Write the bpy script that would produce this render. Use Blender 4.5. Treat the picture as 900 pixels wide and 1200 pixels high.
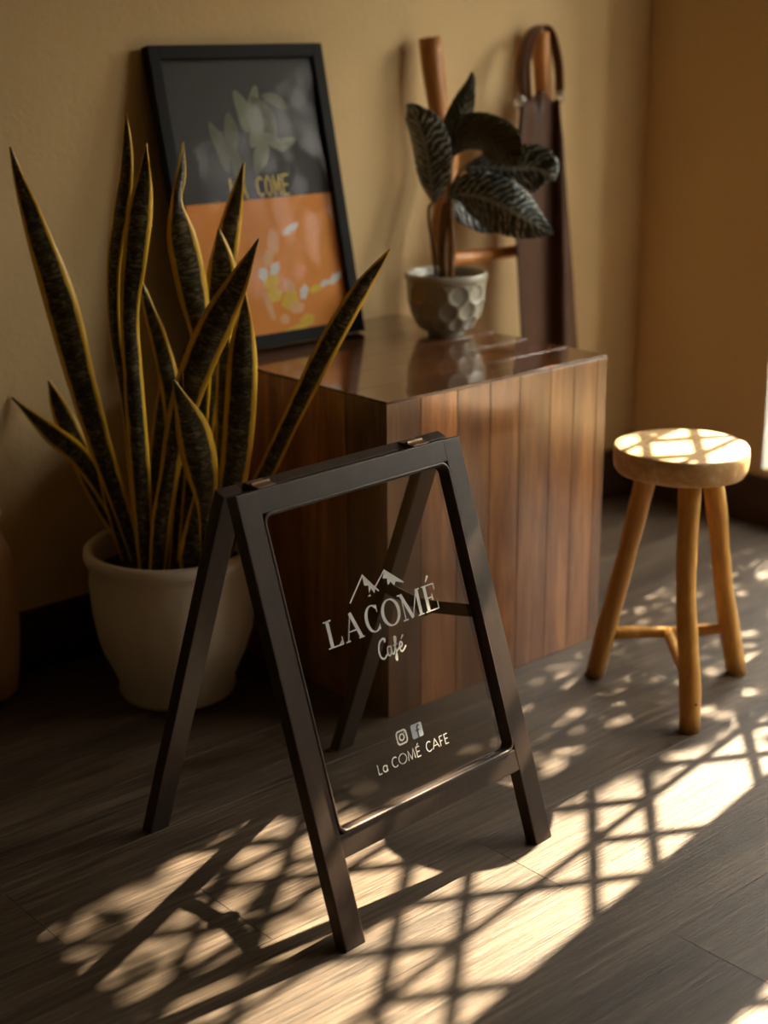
import bpy, bmesh, math, random
from mathutils import Vector, Matrix
random.seed(7)
for _o in list(bpy.data.objects):
    bpy.data.objects.remove(_o)
SC = bpy.context.scene
COL = SC.collection
V = Vector
# ------------------------------------------------------------------ camera
# room frame: X along the back wall, Y towards the back wall, Z up, metres
FPX = 1766.64                                    # focal length in pixels of a 900x1200 frame
CAM = V((-2.0737, -1.7495, 1.1136))
CR = V((0.7505, -0.6608, -0.0075)).normalized()
CF = V((0.6276, 0.7163, -0.3050)).normalized()
CU = CR.cross(CF).normalized()
cam_data = bpy.data.cameras.new('camera')
cam = bpy.data.objects.new('camera', cam_data)
COL.objects.link(cam)
cam.matrix_world = Matrix(((CR.x, CU.x, -CF.x, CAM.x), (CR.y, CU.y, -CF.y, CAM.y), (CR.z, CU.z, -CF.z, CAM.z), (0, 0, 0, 1)))
cam_data.sensor_fit = 'VERTICAL'
cam_data.sensor_height = 36.0
cam_data.lens = FPX / 1200 * 36.0
cam_data.dof.use_dof = True
cam_data.dof.focus_distance = 2.08
cam_data.dof.aperture_fstop = 2.5
cam_data.clip_start = 0.02
SC.camera = cam
# ------------------------------------------------------------------ daylight and exposure
world = bpy.data.worlds.new('daylight')
SC.world = world
world.use_nodes = True
bgn = world.node_tree.nodes['Background']
bgn.inputs[0].default_value = (1.0, 0.94, 0.82, 1)
bgn.inputs[1].default_value = 15.0
SUN_DIR = V((math.cos(math.radians(-170.6)) * math.cos(math.radians(35.7)),
             math.sin(math.radians(-170.6)) * math.cos(math.radians(35.7)),
             -math.sin(math.radians(35.7))))
sun_data = bpy.data.lights.new('sun_right_offscreen', 'SUN')
sun = bpy.data.objects.new('sun_right_offscreen', sun_data)
COL.objects.link(sun)
sun.rotation_euler = SUN_DIR.to_track_quat('-Z', 'Y').to_euler()
sun.location = (4, 0, 4)
sun_data.energy = 28.0
sun_data.color = (1.0, 0.78, 0.51)
sun_data.angle = math.radians(0.5)
SC.view_settings.view_transform = 'Standard'
SC.view_settings.look = 'None'
SC.view_settings.gamma = 1.0
SC.view_settings.use_curve_mapping = False
SC.view_settings.exposure = 0.68
# ------------------------------------------------------------------ helpers
def ray(px, py):
    return CF + CR * ((px - 450) / FPX) - CU * ((py - 600) / FPX)
def on_plane(px, py, p0, n):
    d = ray(px, py)
    return CAM + d * ((V(p0) - CAM).dot(V(n)) / d.dot(V(n)))
def on_z(px, py, z=0.0):
    return on_plane(px, py, (0, 0, z), (0, 0, 1))
def on_y(px, py, y):
    return on_plane(px, py, (0, y, 0), (0, 1, 0))
def px_to_m(p):
    return (p - CAM).dot(CF) / FPX               # metres per pixel at point p
HF = V((CF.x, CF.y, 0)).normalized()

def origin_of(o):
    p = V((0, 0, 0))
    while o is not None:
        p += o.location
        o = o.parent
    return p
def tag(o, label=None, cat=None, group=None, kind=None):
    if label: o['label'] = label
    if cat: o['category'] = cat
    if group: o['group'] = group
    if kind: o['kind'] = kind
    return o
def empty(name, loc):
    o = bpy.data.objects.new(name, None)
    o.location = loc
    o.empty_display_size = 0.05
    COL.objects.link(o)
    return o
def mk(name, bm, mat, parent=None, smooth=False, bevel=0.0, origin=None, seg=2, solid=0.0):
    """link a bmesh given in world coordinates as one mesh object"""
    if bevel > 0:
        bmesh.ops.bevel(bm, geom=list(bm.edges), offset=bevel, segments=seg, profile=0.6, affect='EDGES', clamp_overlap=True)
    base = origin_of(parent)
    off = V(origin) - base if origin is not None else V((0, 0, 0))
    bmesh.ops.translate(bm, verts=bm.verts, vec=-(base + off))
    me = bpy.data.meshes.new(name)
    bm.normal_update()
    bm.to_mesh(me)
    bm.free()
    if smooth:
        for p in me.polygons:
            p.use_smooth = True
    me.materials.append(mat)
    o = bpy.data.objects.new(name, me)
    COL.objects.link(o)
    o.parent = parent
    o.location = off
    if solid:
        m = o.modifiers.new('thickness', 'SOLIDIFY')
        m.thickness = solid
        m.offset = 0
    return o
def B():
    return bmesh.new()
def add_hexa(bm, c):
    """c: 8 corners, 0-3 bottom loop, 4-7 top loop"""
    v = [bm.verts.new(p) for p in c]
    for f in ((3, 2, 1, 0), (4, 5, 6, 7), (0, 1, 5, 4), (1, 2, 6, 5), (2, 3, 7, 6), (3, 0, 4, 7)):
        bm.faces.new([v[i] for i in f])
    bmesh.ops.recalc_face_normals(bm, faces=bm.faces)
def add_box(bm, x0, x1, y0, y1, z0, z1):
    add_hexa(bm, [(x0, y0, z0), (x1, y0, z0), (x1, y1, z0), (x0, y1, z0), (x0, y0, z1), (x1, y0, z1), (x1, y1, z1), (x0, y1, z1)])
def catmull(pts, n):
    """pts: list of Vectors (any size); n samples"""
    P = [pts[0] * 2 - pts[1]] + list(pts) + [pts[-1] * 2 - pts[-2]]
    out = []
    m = len(pts) - 1
    for i in range(n):
        t = i / (n - 1) * m
        k = min(int(t), m - 1)
        t -= k
        a, b, c, d = P[k], P[k + 1], P[k + 2], P[k + 3]
        out.append(0.5 * ((2 * b) + (c - a) * t + (2 * a - 5 * b + 4 * c - d) * t * t + (3 * b - a - 3 * c + d) * t ** 3))
    return out
def add_tube(bm, pts, radii, sides=12, cap=True, wob=0.0, rnd=None):
    rings = []
    n = len(pts)
    ref = V((0.31, 0.87, 0.38))
    for i, p in enumerate(pts):
        t = (pts[min(i + 1, n - 1)] - pts[max(i - 1, 0)]).normalized()
        a = t.cross(ref)
        if a.length < 0.1: a = t.cross(V((1, 0, 0)))
        a.normalize()
        b = t.cross(a).normalized()
        r = radii[i] if isinstance(radii, (list, tuple)) else radii
        ring = []
        for k in range(sides):
            an = 2 * math.pi * k / sides
            rr = r * (1 + (wob * math.sin(2 * an + i * 0.7) if wob else 0))
            ring.append(bm.verts.new(p + a * (math.cos(an) * rr) + b * (math.sin(an) * rr)))
        rings.append(ring)
    for i in range(n - 1):
        for k in range(sides):
            bm.faces.new((rings[i][k], rings[i][(k + 1) % sides], rings[i + 1][(k + 1) % sides], rings[i + 1][k]))
    if cap:
        bm.faces.new(rings[0][::-1])
        bm.faces.new(rings[-1])
    bmesh.ops.recalc_face_normals(bm, faces=bm.faces)
def add_lathe(bm, c, prof, sides=48, fn=None):
    """prof: list of (r, z); r = 0 closes"""
    rings = []
    for (r, z) in prof:
        if r <= 1e-6:
            rings.append([bm.verts.new((c[0], c[1], c[2] + z))])
        else:
            ring = []
            for k in range(sides):
                a = 2 * math.pi * k / sides
                rr = r + (fn(a, z, r) if fn else 0)
                ring.append(bm.verts.new((c[0] + rr * math.cos(a), c[1] + rr * math.sin(a), c[2] + z)))
            rings.append(ring)
    for i in range(len(rings) - 1):
        p, q = rings[i], rings[i + 1]
        for k in range(sides):
            k2 = (k + 1) % sides
            if len(p) == 1 and len(q) == 1: continue
            if len(p) == 1: bm.faces.new((p[0], q[k2], q[k]))
            elif len(q) == 1: bm.faces.new((p[k], p[k2], q[0]))
            else: bm.faces.new((p[k], p[k2], q[k2], q[k]))
    bmesh.ops.recalc_face_normals(bm, faces=bm.faces)
# ------------------------------------------------------------------ materials
class NT:
    def __init__(self, name):
        self.m = bpy.data.materials.new(name)
        self.m.use_nodes = True
        self.t = self.m.node_tree
        self.bsdf = self.t.nodes['Principled BSDF']
        self.out = self.t.nodes['Material Output']
    def n(self, kind, **kw):
        nd = self.t.nodes.new(kind)
        for k, v in kw.items():
            if k in nd.inputs.keys(): self.set(nd.inputs[k], v)
            else: setattr(nd, k, v)
        return nd
    def set(self, sock, v):
        if isinstance(v, bpy.types.NodeSocket): self.t.links.new(v, sock)
        else: sock.default_value = v
    def b(self, **kw):
        for k, v in kw.items():
            self.set(self.bsdf.inputs[k.replace('_', ' ')], v)
    def math(self, op, a, b=0.0, c=None):
        nd = self.t.nodes.new('ShaderNodeMath')
        nd.operation = op
        self.set(nd.inputs[0], a)
        self.set(nd.inputs[1], b)
        if c is not None: self.set(nd.inputs[2], c)
        return nd.outputs[0]
    def ramp(self, fac, stops):
        nd = self.t.nodes.new('ShaderNodeValToRGB')
        self.set(nd.inputs[0], fac)
        e = nd.color_ramp.elements
        while len(e) < len(stops): e.new(0.5)
        for el, (p, c) in zip(e, stops):
            el.position = p
            el.color = (*c, 1)
        return nd.outputs[0]
    def mix(self, fac, a, b, blend='MIX'):
        nd = self.t.nodes.new('ShaderNodeMix')
        nd.data_type = 'RGBA'
        nd.blend_type = blend
        self.set(nd.inputs[0], fac)
        self.set(nd.inputs[6], a if isinstance(a, bpy.types.NodeSocket) else (*a, 1))
        self.set(nd.inputs[7], b if isinstance(b, bpy.types.NodeSocket) else (*b, 1))
        return nd.outputs[2]
    def noise(self, vec, scale, detail=4.0, rough=0.55, dist=0.0):
        nd = self.n('ShaderNodeTexNoise', Scale=scale, Detail=detail, Roughness=rough, Distortion=dist)
        if vec is not None: self.t.links.new(vec, nd.inputs['Vector'])
        return nd.outputs[0]
    def coord(self, kind='Object', scale=(1, 1, 1), rot=(0, 0, 0), jitter=False):
        tc = self.n('ShaderNodeTexCoord')
        mp = self.n('ShaderNodeMapping')
        mp.inputs['Scale'].default_value = scale
        mp.inputs['Rotation'].default_value = rot
        self.t.links.new(tc.outputs[kind], mp.inputs['Vector'])
        if jitter:
            oi = self.n('ShaderNodeObjectInfo')
            cx = self.n('ShaderNodeCombineXYZ')
            r = self.math('MULTIPLY', oi.outputs['Random'], 37.0)
            for i in range(3): self.t.links.new(r, cx.inputs[i])
            self.t.links.new(cx.outputs[0], mp.inputs['Location'])
        return mp.outputs[0]
    def bump(self, h, strength, dist=0.002):
        nd = self.n('ShaderNodeBump', Strength=strength, Distance=dist)
        self.t.links.new(h, nd.inputs['Height'])
        self.t.links.new(nd.outputs[0], self.bsdf.inputs['Normal'])
    def rnd(self):
        return self.n('ShaderNodeObjectInfo').outputs['Random']

def plain(name, col, rough=0.5, metal=0.0, var=0.12, scale=30, bump=0.0, coat=0.0):
    t = NT(name)
    f = t.noise(t.coord(), scale)
    c = t.mix(f, tuple(x * (1 - var) for x in col), tuple(min(1, x * (1 + var)) for x in col))
    t.b(Base_Color=c, Roughness=rough, Metallic=metal, Coat_Weight=coat)
    if bump: t.bump(f, bump)
    return t.m
def wood(name, stops, scale, rough=0.4, coat=0.0, tint=0.25, bump=0.15, coat_rough=0.1, coat_ior=1.5, fine=6.0, rot=(0, 0, 0)):
    """streaky wood; scale stretches the noise across the grain"""
    t = NT(name)
    co = t.coord(scale=scale, jitter=True, rot=rot)
    a = t.noise(co, 1.0, 5, 0.6, 0.6)
    b = t.noise(co, fine, 3, 0.7)
    f = t.math('ADD', t.math('MULTIPLY', a, 0.72), t.math('MULTIPLY', b, 0.28))
    c = t.ramp(f, stops)
    r = t.math('ADD', t.math('MULTIPLY', t.rnd(), tint * 2), 1 - tint)
    g = t.n('ShaderNodeCombineColor')
    for i in range(3): t.t.links.new(r, g.inputs[i])
    c = t.mix(1.0, c, g.outputs[0], 'MULTIPLY')
    t.b(Base_Color=c, Roughness=rough, Coat_Weight=coat, Coat_Roughness=coat_rough, Coat_IOR=coat_ior)
    if bump: t.bump(b, bump, 0.001)
    return t.m
M = {}
t = NT('plaster_wall')
co = t.coord()
f1 = t.noise(co, 2.2, 5, 0.6)
f2 = t.noise(co, 55, 4, 0.7)
t.b(Base_Color=t.mix(f1, (0.64, 0.46, 0.225), (0.73, 0.55, 0.30)), Roughness=0.85)
t.bump(t.math('ADD', f2, t.math('MULTIPLY', f1, 2.0)), 0.35, 0.004)
M['wall'] = t.m
M['ceiling'] = plain('ceiling_paint', (0.45, 0.34, 0.21), 0.9)
M['unseen_wall'] = wood('unseen_wall_brown', [(0.2, (0.26, 0.165, 0.085)), (0.8, (0.42, 0.28, 0.155))], (20, 20, 2), 0.6)  # made-up brown finish for the unseen left wall, limits bounced light
M['baseboard'] = wood('dark_baseboard_wood', [(0.2, (0.03, 0.015, 0.008)), (0.8, (0.07, 0.035, 0.018))], (3, 40, 40), 0.5)
t = NT('oak_floor')
co = t.coord('Object', (2.4, 62, 62), jitter=True)
co2 = t.coord('Object', (0.9, 9, 9), jitter=True)
a = t.noise(co2, 1.2, 5, 0.6, 0.8)
b = t.noise(co, 2.4, 4, 0.75)
f = t.math('ADD', t.math('MULTIPLY', a, 0.38), t.math('MULTIPLY', b, 0.62))
c = t.ramp(f, [(0.36, (0.018, 0.012, 0.008)), (0.5, (0.066, 0.046, 0.030)), (0.63, (0.145, 0.106, 0.071))])
r = t.math('ADD', t.math('MULTIPLY', t.rnd(), 0.16), 0.92)
g = t.n('ShaderNodeCombineColor')
for i in range(3): t.t.links.new(r, g.inputs[i])
t.b(Base_Color=t.mix(1.0, c, g.outputs[0], 'MULTIPLY'), Roughness=t.math('ADD', t.math('MULTIPLY', b, 0.25), 0.38))
t.bump(b, 0.8, 0.0016)
M['floor'] = t.m
M['joint'] = plain('floor_joint_dark', (0.045, 0.035, 0.026), 0.8)
M['cube'] = wood('varnished_plank_wood', [(0.28, (0.07, 0.021, 0.006)), (0.5, (0.29, 0.105, 0.028)), (0.70, (0.55, 0.24, 0.072))],
                 (26, 26, 2.2), 0.30, 1.0, 0.55, 0.05, 0.22, 1.75)
M['cube_top'] = wood('varnished_top_wood', [(0.25, (0.028, 0.009, 0.004)), (0.5, (0.095, 0.034, 0.012)), (0.72, (0.2, 0.08, 0.028))],
                     (2.2, 26, 26), 0.22, 1.0, 0.4, 0.03, 0.05)
M['sign'] = wood('dark_stained_sign_wood', [(0.25, (0.013, 0.007, 0.0045)), (0.75, (0.046, 0.025, 0.016))], (40, 40, 4), 0.46, 0.05, 0.1, 0.05, 0.25)
M['stool'] = wood('honey_stool_wood', [(0.25, (0.34, 0.15, 0.022)), (0.5, (0.60, 0.30, 0.055)), (0.75, (0.78, 0.45, 0.12))], (28, 28, 3), 0.42, 0.35, 0.1, 0.1, 0.2)
M['brass'] = plain('hinge_metal', (0.30, 0.22, 0.16), 0.4, 1.0, 0.1)
M['steel'] = plain('steel', (0.6, 0.6, 0.58), 0.25, 1.0, 0.05)
M['dark_metal'] = plain('dark_metal', (0.05, 0.045, 0.04), 0.35, 0.8)
# stool seat: cut face with growth rings
t = NT('stool_seat_wood')
co = t.coord('Object', (1, 1, 1))
wv = t.n('ShaderNodeTexWave', wave_type='RINGS', rings_direction='Z', Scale=22.0, Distortion=6.0, Detail=3.0)
wv.inputs['Detail Scale'].default_value = 2.2
t.t.links.new(co, wv.inputs['Vector'])
nz = t.noise(co, 16, 4)
f = t.math('ADD', t.math('MULTIPLY', wv.outputs[0], 0.2), t.math('MULTIPLY', nz, 0.8))
t.b(Base_Color=t.ramp(f, [(0.25, (0.55, 0.29, 0.10)), (0.5, (0.76, 0.50, 0.24)), (0.75, (0.90, 0.74, 0.50))]), Roughness=0.45, Coat_Weight=0.3, Coat_Roughness=0.25)
t.bump(nz, 0.1)
M['seat'] = t.m
# clear glass: straight-through plus a fresnel mirror
def glass(name, tint, gain):
    t = NT(name)
    t.t.nodes.remove(t.bsdf)
    tr = t.n('ShaderNodeBsdfTransparent')
    tr.inputs[0].default_value = (*tint, 1)
    gl = t.n('ShaderNodeBsdfGlossy')
    gl.inputs['Roughness'].default_value = 0.015
    fr = t.n('ShaderNodeFresnel', IOR=1.5)
    mx = t.n('ShaderNodeMixShader')
    t.t.links.new(t.math('MINIMUM', t.math('MULTIPLY', fr.outputs[0], gain), 1.0), mx.inputs[0])
    t.t.links.new(tr.outputs[0], mx.inputs[1])
    t.t.links.new(gl.outputs[0], mx.inputs[2])
    t.t.links.new(mx.outputs[0], t.out.inputs[0])
    return t.m
M['glass'] = glass('clear_glass', (0.95, 0.95, 0.94), 0.36)
M['glass_matt'] = glass('low_reflection_glass', (0.97, 0.97, 0.97), 0.022)
M['print_white'] = plain('white_vinyl_print', (0.62, 0.65, 0.63), 0.6, 0, 0.03)
M['print_blue'] = plain('pale_blue_vinyl_print', (0.40, 0.47, 0.53), 0.6, 0, 0.03)
M['print_dark'] = plain('dark_vinyl_print', (0.06, 0.055, 0.05), 0.6, 0, 0.03)

# ------------------------------------------------------------------ the room
XW, YW, ZC = 0.8195, 0.60, 2.75                 # right wall plane, back wall plane, ceiling
XL, YF, TH = -4.3, -4.4, 0.20
def setting(o):
    o['kind'] = 'structure'
    return o
bm = B(); add_box(bm, XL, XW + TH, YF, YW + TH, -0.06, -0.012)
floor = setting(mk('floor', bm, M['joint']))
row = 0
y = YW
PW = 0.165
while y > YF + 0.01:
    y0 = max(y - PW, YF)
    x = XL - random.uniform(0.0, 1.2)
    while x < XW:
        x1 = x + 1.22
        a, b_ = max(x, XL), min(x1, XW)
        if b_ - a > 0.03:
            bm = B()
            add_box(bm, a + 0.0002, b_ - 0.0002, y0 + 0.0002, y - 0.0002, -0.0125, 0.0)
            mk('plank', bm, M['floor'], floor, bevel=0.0004, seg=1, origin=((a + b_) / 2, (y0 + y) / 2, 0))
        x = x1
    y = y0
bm = B(); add_box(bm, XL - TH, XW + TH, YW, YW + TH, -0.06, ZC)
wall_back = setting(mk('wall_back', bm, M['wall']))
bm = B(); add_box(bm, XL - TH, XL, YF, YW, -0.06, ZC)
setting(mk('wall_left', bm, M['unseen_wall']))
bm = B(); add_box(bm, XL - TH, XW + TH, YF - TH, YF, -0.06, ZC)
setting(mk('wall_front', bm, M['wall']))
bm = B(); add_box(bm, XL - TH, XW + TH, YF - TH, YW + TH, ZC, ZC + 0.1)
setting(mk('ceiling', bm, M['ceiling']))
# right wall with its openings: (y0, y1, z0, z1)
OPEN = [(-0.378, 0.213, 0.13, 1.69), (-1.58, -0.58, 0.13, 1.69)]
ys = sorted({YF, YW} | {v for o in OPEN for v in o[:2]})
zs = sorted({-0.06, ZC} | {v for o in OPEN for v in o[2:]})
bm = B()
grid = {}
def rv(i, j, s):
    k = (i, j, s)
    if k not in grid: grid[k] = bm.verts.new((XW + TH * s, ys[i], zs[j]))
    return grid[k]
def solid_cell(i, j):
    if not (0 <= i < len(ys) - 1 and 0 <= j < len(zs) - 1): return False
    cy, cz = (ys[i] + ys[i + 1]) / 2, (zs[j] + zs[j + 1]) / 2
    return not any(o[0] < cy < o[1] and o[2] < cz < o[3] for o in OPEN)
for i in range(len(ys) - 1):
    for j in range(len(zs) - 1):
        if not solid_cell(i, j): continue
        for s in (0, 1):
            bm.faces.new((rv(i, j, s), rv(i + 1, j, s), rv(i + 1, j + 1, s), rv(i, j + 1, s)))
        for (di, dj, a, b_) in ((-1, 0, (0, 0), (0, 1)), (1, 0, (1, 0), (1, 1)), (0, -1, (0, 0), (1, 0)), (0, 1, (0, 1), (1, 1))):
            if not solid_cell(i + di, j + dj):
                bm.faces.new((rv(i + a[0], j + a[1], 0), rv(i + b_[0], j + b_[1], 0), rv(i + b_[0], j + b_[1], 1), rv(i + a[0], j + a[1], 1)))
bmesh.ops.recalc_face_normals(bm, faces=bm.faces)
wall_right = setting(mk('wall_right', bm, M['wall']))
bm = B(); add_box(bm, XL, XW, YW - 0.014, YW, 0.0, 0.115)
setting(mk('baseboard_back', bm, M['baseboard'], bevel=0.003))
bm = B(); add_box(bm, XW - 0.014, XW, YF, YW - 0.0145, 0.0, 0.115)
setting(mk('baseboard_right', bm, M['baseboard'], bevel=0.003))
# windows: a frame in the reveal and a lattice of upright and crossing diagonal bars
M['white_paint'] = plain('white_window_paint', (0.74, 0.79, 0.80), 0.5)
M['lattice'] = plain('dark_lattice_metal', (0.012, 0.009, 0.007), 0.7)
def clip_seg(p, q, o):
    (ax, ay), (bx, by) = p, q
    t0, t1 = 0.0, 1.0
    dx, dy = bx - ax, by - ay
    for (pp, qq) in ((-dx, ax - o[0]), (dx, o[1] - ax), (-dy, ay - o[2]), (dy, o[3] - ay)):
        if abs(pp) < 1e-9:
            if qq < 0: return None
        else:
            r = qq / pp
            if pp < 0: t0 = max(t0, r)
            else: t1 = min(t1, r)
    if t1 - t0 < 1e-4: return None
    return (ax + dx * t0, ay + dy * t0), (ax + dx * t1, ay + dy * t1)
def portal(loc, d, w, h):
    # marks an opening so the renderer samples the sky through it; gives off no light itself
    pl = bpy.data.lights.new('window_right_offscreen', 'AREA')
    pl.shape = 'RECTANGLE'
    pl.cycles.is_portal = True
    po = bpy.data.objects.new('window_right_offscreen', pl)
    COL.objects.link(po)
    po.location = loc
    q = V(d).to_track_quat('-Z', 'Y')
    po.rotation_euler = q.to_euler()
    up_x = abs((q @ V((1, 0, 0))).z) > 0.5
    pl.size, pl.size_y = (h, w) if up_x else (w, h)
LX = XW + 0.06
SH_Y, SH_Z = 0.06 * math.tan(math.radians(9.4)), 0.06 * math.tan(math.radians(35.7)) / math.cos(math.radians(9.4))
PIT = 0.115
def lattice_bar(bm, p, q, w=0.0145, x=LX):
    a, b_ = V((x, p[0], p[1])), V((x, q[0], q[1]))
    d = (b_ - a).normalized()
    n = V((1, 0, 0)).cross(d) * (w / 2)
    e = V((0.005, 0, 0))
    add_hexa(bm, [a - n - e, a + n - e, a + n + e, a - n + e, b_ - n - e, b_ + n - e, b_ + n + e, b_ - n + e])
for wi, o in enumerate(OPEN):
    bm = B()
    x0, x1, g_ = XW + 0.165, XW + 0.198, 0.012
    add_box(bm, x0, x1, o[0], o[0] + g_, o[2], o[3]); add_box(bm, x0, x1, o[1] - g_, o[1], o[2], o[3])
    add_box(bm, x0, x1, o[0] + g_, o[1] - g_, o[2], o[2] + g_); add_box(bm, x0, x1, o[0] + g_, o[1] - g_, o[3] - g_, o[3])
    win = setting(mk('window_%d' % (wi + 1), bm, M['lattice']))
    for (ya, yb) in ((o[0], o[0] + 0.004), (o[1] - 0.004, o[1])):
        bm = B(); add_box(bm, XW - 0.002, XW + 0.16, ya, yb, o[2], o[3])
        mk('reveal_lining', bm, M['white_paint'], win)
    bm = B()
    segs = []
    wy0 = -0.27 + SH_Y
    for j in range(-36, 6):
        ya = wy0 + PIT * j                       # an upright bar, and the column of crossings on its lower side
        segs.append(((ya, 0), (ya, 2)))
        for m in range(-14, 6):
            zc = 1.1975 + SH_Z + PIT * m
            if (m + j) % 3 == 0: continue        # every third crossing is left out: a larger six-sided cell
            yc = ya - PIT / 2
            segs.append(((yc - PIT / 2, zc - PIT / 2), (yc + PIT / 2, zc + PIT / 2)))
            segs.append(((yc - PIT / 2, zc + PIT / 2), (yc + PIT / 2, zc - PIT / 2)))
    for p, q in segs:
        c_ = clip_seg(p, q, o)
        if c_: lattice_bar(bm, c_[0], c_[1])
    mk('lattice', bm, M['lattice'], win)
    portal((XW + 0.21, (o[0] + o[1]) / 2, (o[2] + o[3]) / 2), (-1, 0, 0), o[1] - o[0], o[3] - o[2])
# ------------------------------------------------------------------ wooden cube table
WB, DB, HB = 0.534, 0.572, 0.55
cube = empty('cube_table', (-WB / 2, DB / 2, 0))
tag(cube, 'glossy reddish-brown wooden cube table of upright planks behind the glass sign', 'table')
bm = B(); add_box(bm, -WB + 0.016, -0.016, 0.016, DB - 0.004, 0.001, HB - 0.02)
mk('core', bm, M['baseboard'], cube)
fr = [0, 0.14, 0.295, 0.44, 0.575, 0.72, 0.835, 0.95, 1.0]
for a, b_ in zip(fr, fr[1:]):
    bm = B(); add_box(bm, -WB + WB * a + 0.0003, -WB + WB * b_ - 0.0003, 0.0, 0.0155, 0.0, HB - 0.0052)
    mk('plank', bm, M['cube'], cube, bevel=0.0007, seg=1, origin=(-WB + WB * (a + b_) / 2, 0.008, 0.25))
sr = [0.0157, 0.105, 0.2, 0.31, 0.4, 0.49, DB]
for a, b_ in zip(sr, sr[1:]):
    for x0 in (-WB, -0.0155):
        bm = B(); add_box(bm, x0, x0 + 0.0155, a + 0.0003, b_ - 0.0003, 0.0, HB - 0.0052)
        mk('plank', bm, M['cube'], cube, bevel=0.0007, seg=1, origin=(x0, (a + b_) / 2, 0.25))
tr_ = [0, 0.095, 0.2, 0.29, 0.4, 0.48, DB]
for a, b_ in zip(tr_, tr_[1:]):
    bm = B(); add_box(bm, -WB, 0.0, a + 0.0001, b_ - 0.0001, HB - 0.005, HB)
    mk('top_plank', bm, M['cube_top'], cube, bevel=0.0012, seg=3, origin=(-WB / 2, (a + b_) / 2, HB))

# ------------------------------------------------------------------ A-frame glass sign
ST = V((-0.8340, -0.2764, 0.5648))               # middle of the front panel's top edge
SU = V((0.9985, 0.0546, 0)).normalized()
SDN = V((0.0173, -0.3173, -0.9482)).normalized()
SN = V((0.0518, -0.9468, 0.3178)).normalized()
SNH = V((SU.y, -SU.x, 0)).normalized()           # horizontal, to the front
SW, SL, STK = 0.4077, 0.5957, 0.0205
def pp(a, b_, c=0.0):
    return ST + SU * a + SDN * b_ + SN * c
sign = empty('a_frame_sign', (ST.x, ST.y + 0.02, 0))
tag(sign, 'dark wooden A-frame sign with a lettered clear glass panel', 'sign')
def panel_box(a0, a1, b0, b1, c0, c1, cut=False):
    bm = B()
    bb = b1
    if cut:
        k = SN.z / -SDN.z
        zb = (lambda c: b1 + c * k)
        add_hexa(bm, [pp(a0, b0, c0), pp(a1, b0, c0), pp(a1, b0, c1), pp(a0, b0, c1), pp(a0, zb(c0), c0), pp(a1, zb(c0), c0), pp(a1, zb(c1), c1), pp(a0, zb(c1), c1)])
    else:
        add_hexa(bm, [pp(a0, b0, c0), pp(a1, b0, c0), pp(a1, b0, c1), pp(a0, b0, c1), pp(a0, bb, c0), pp(a1, bb, c0), pp(a1, bb, c1), pp(a0, bb, c1)])
    return bm
hw, gi = SW / 2, 0.1690
for s in (-1, 1):
    mk('stile', panel_box(min(s * gi, s * hw), max(s * gi, s * hw), 0, SL, -STK, 0, True), M['sign'], sign, bevel=0.0022, seg=3)
mk('top_rail', panel_box(-gi - 0.002, gi + 0.002, 0, 0.031, -STK, -0.0002), M['sign'], sign, bevel=0.0016)
mk('bottom_rail', panel_box(-gi - 0.002, gi + 0.002, 0.4525, 0.4835, -STK, -0.0002), M['sign'], sign, bevel=0.0016)
# moulded bead with rounded corners around the glass
def rrect(a0, a1, b0, b1, r, n=6):
    pts = []
    for (ca, cb, s0) in ((a1 - r, b0 + r, -90), (a1 - r, b1 - r, 0), (a0 + r, b1 - r, 90), (a0 + r, b0 + r, 180)):
        for k in range(n + 1):
            an = math.radians(s0 + 90 * k / n)
            pts.append((ca + r * math.cos(an), cb + r * math.sin(an)))
    return pts
bm = B()
G0, G1 = 0.031, 0.4525
rings = []
for (ins, r, c) in ((-0.001, 0.014, 0.0002), (0.0006, 0.013, 0.0012), (0.0026, 0.012, 0.0008), (0.0036, 0.0115, -0.0010), (0.0050, 0.010, -0.0080), (0.0050, 0.010, -0.0175), (-0.001, 0.010, -0.0185)):
    rings.append([bm.verts.new(pp(a, b_, c)) for a, b_ in rrect(-gi + ins, gi - ins, G0 + ins, G1 - ins, r)])
for p, q in zip(rings, rings[1:]):
    n = len(p)
    for k in range(n):
        bm.faces.new((p[k], p[(k + 1) % n], q[(k + 1) % n], q[k]))
bmesh.ops.recalc_face_normals(bm, faces=bm.faces)
mk('glazing_bead', bm, M['sign'], sign, smooth=True)
pane = mk('glass_pane', panel_box(-gi + 0.0045, gi - 0.0045, G0 + 0.0045, G1 - 0.0045, -0.013, -0.009), M['glass'], sign)
tag(pane, 'clear glass pane with white lettering')
# rear legs and rail
A2 = math.radians(20.24)
RD = -SNH * math.sin(A2) - V((0, 0, 1)) * math.cos(A2)      # down the rear face
RN = SNH * math.cos(A2) - V((0, 0, 1)) * math.sin(A2)       # from rear face to inner face
RT = ST - SNH * 0.041
RLEN = RT.z / math.cos(A2)
def rp(a, b_, c):
    return RT + SU * a + RD * b_ + RN * c
def rear_box(a0, a1, b0, b1, c0, c1, foot=False):
    bm = B()
    e = lambda c: b1 + (c * RN.z / math.cos(A2) if foot else 0)
    add_hexa(bm, [rp(a0, b0, c0), rp(a1, b0, c0), rp(a1, b0, c1), rp(a0, b0, c1), rp(a0, e(c0), c0), rp(a1, e(c0), c0), rp(a1, e(c1), c1), rp(a0, e(c1), c1)])
    return bm
for s in (-1, 1):
    mk('leg', rear_box(min(s * gi, s * hw), max(s * gi, s * hw), 0, RLEN, 0, STK - 0.0015, True), M['sign'], sign, bevel=0.002)
mk('rear_rail', rear_box(-gi - 0.001, gi + 0.001, 0.0002, 0.03, 0.0003, STK - 0.0018), M['sign'], sign, bevel=0.0015)
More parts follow.
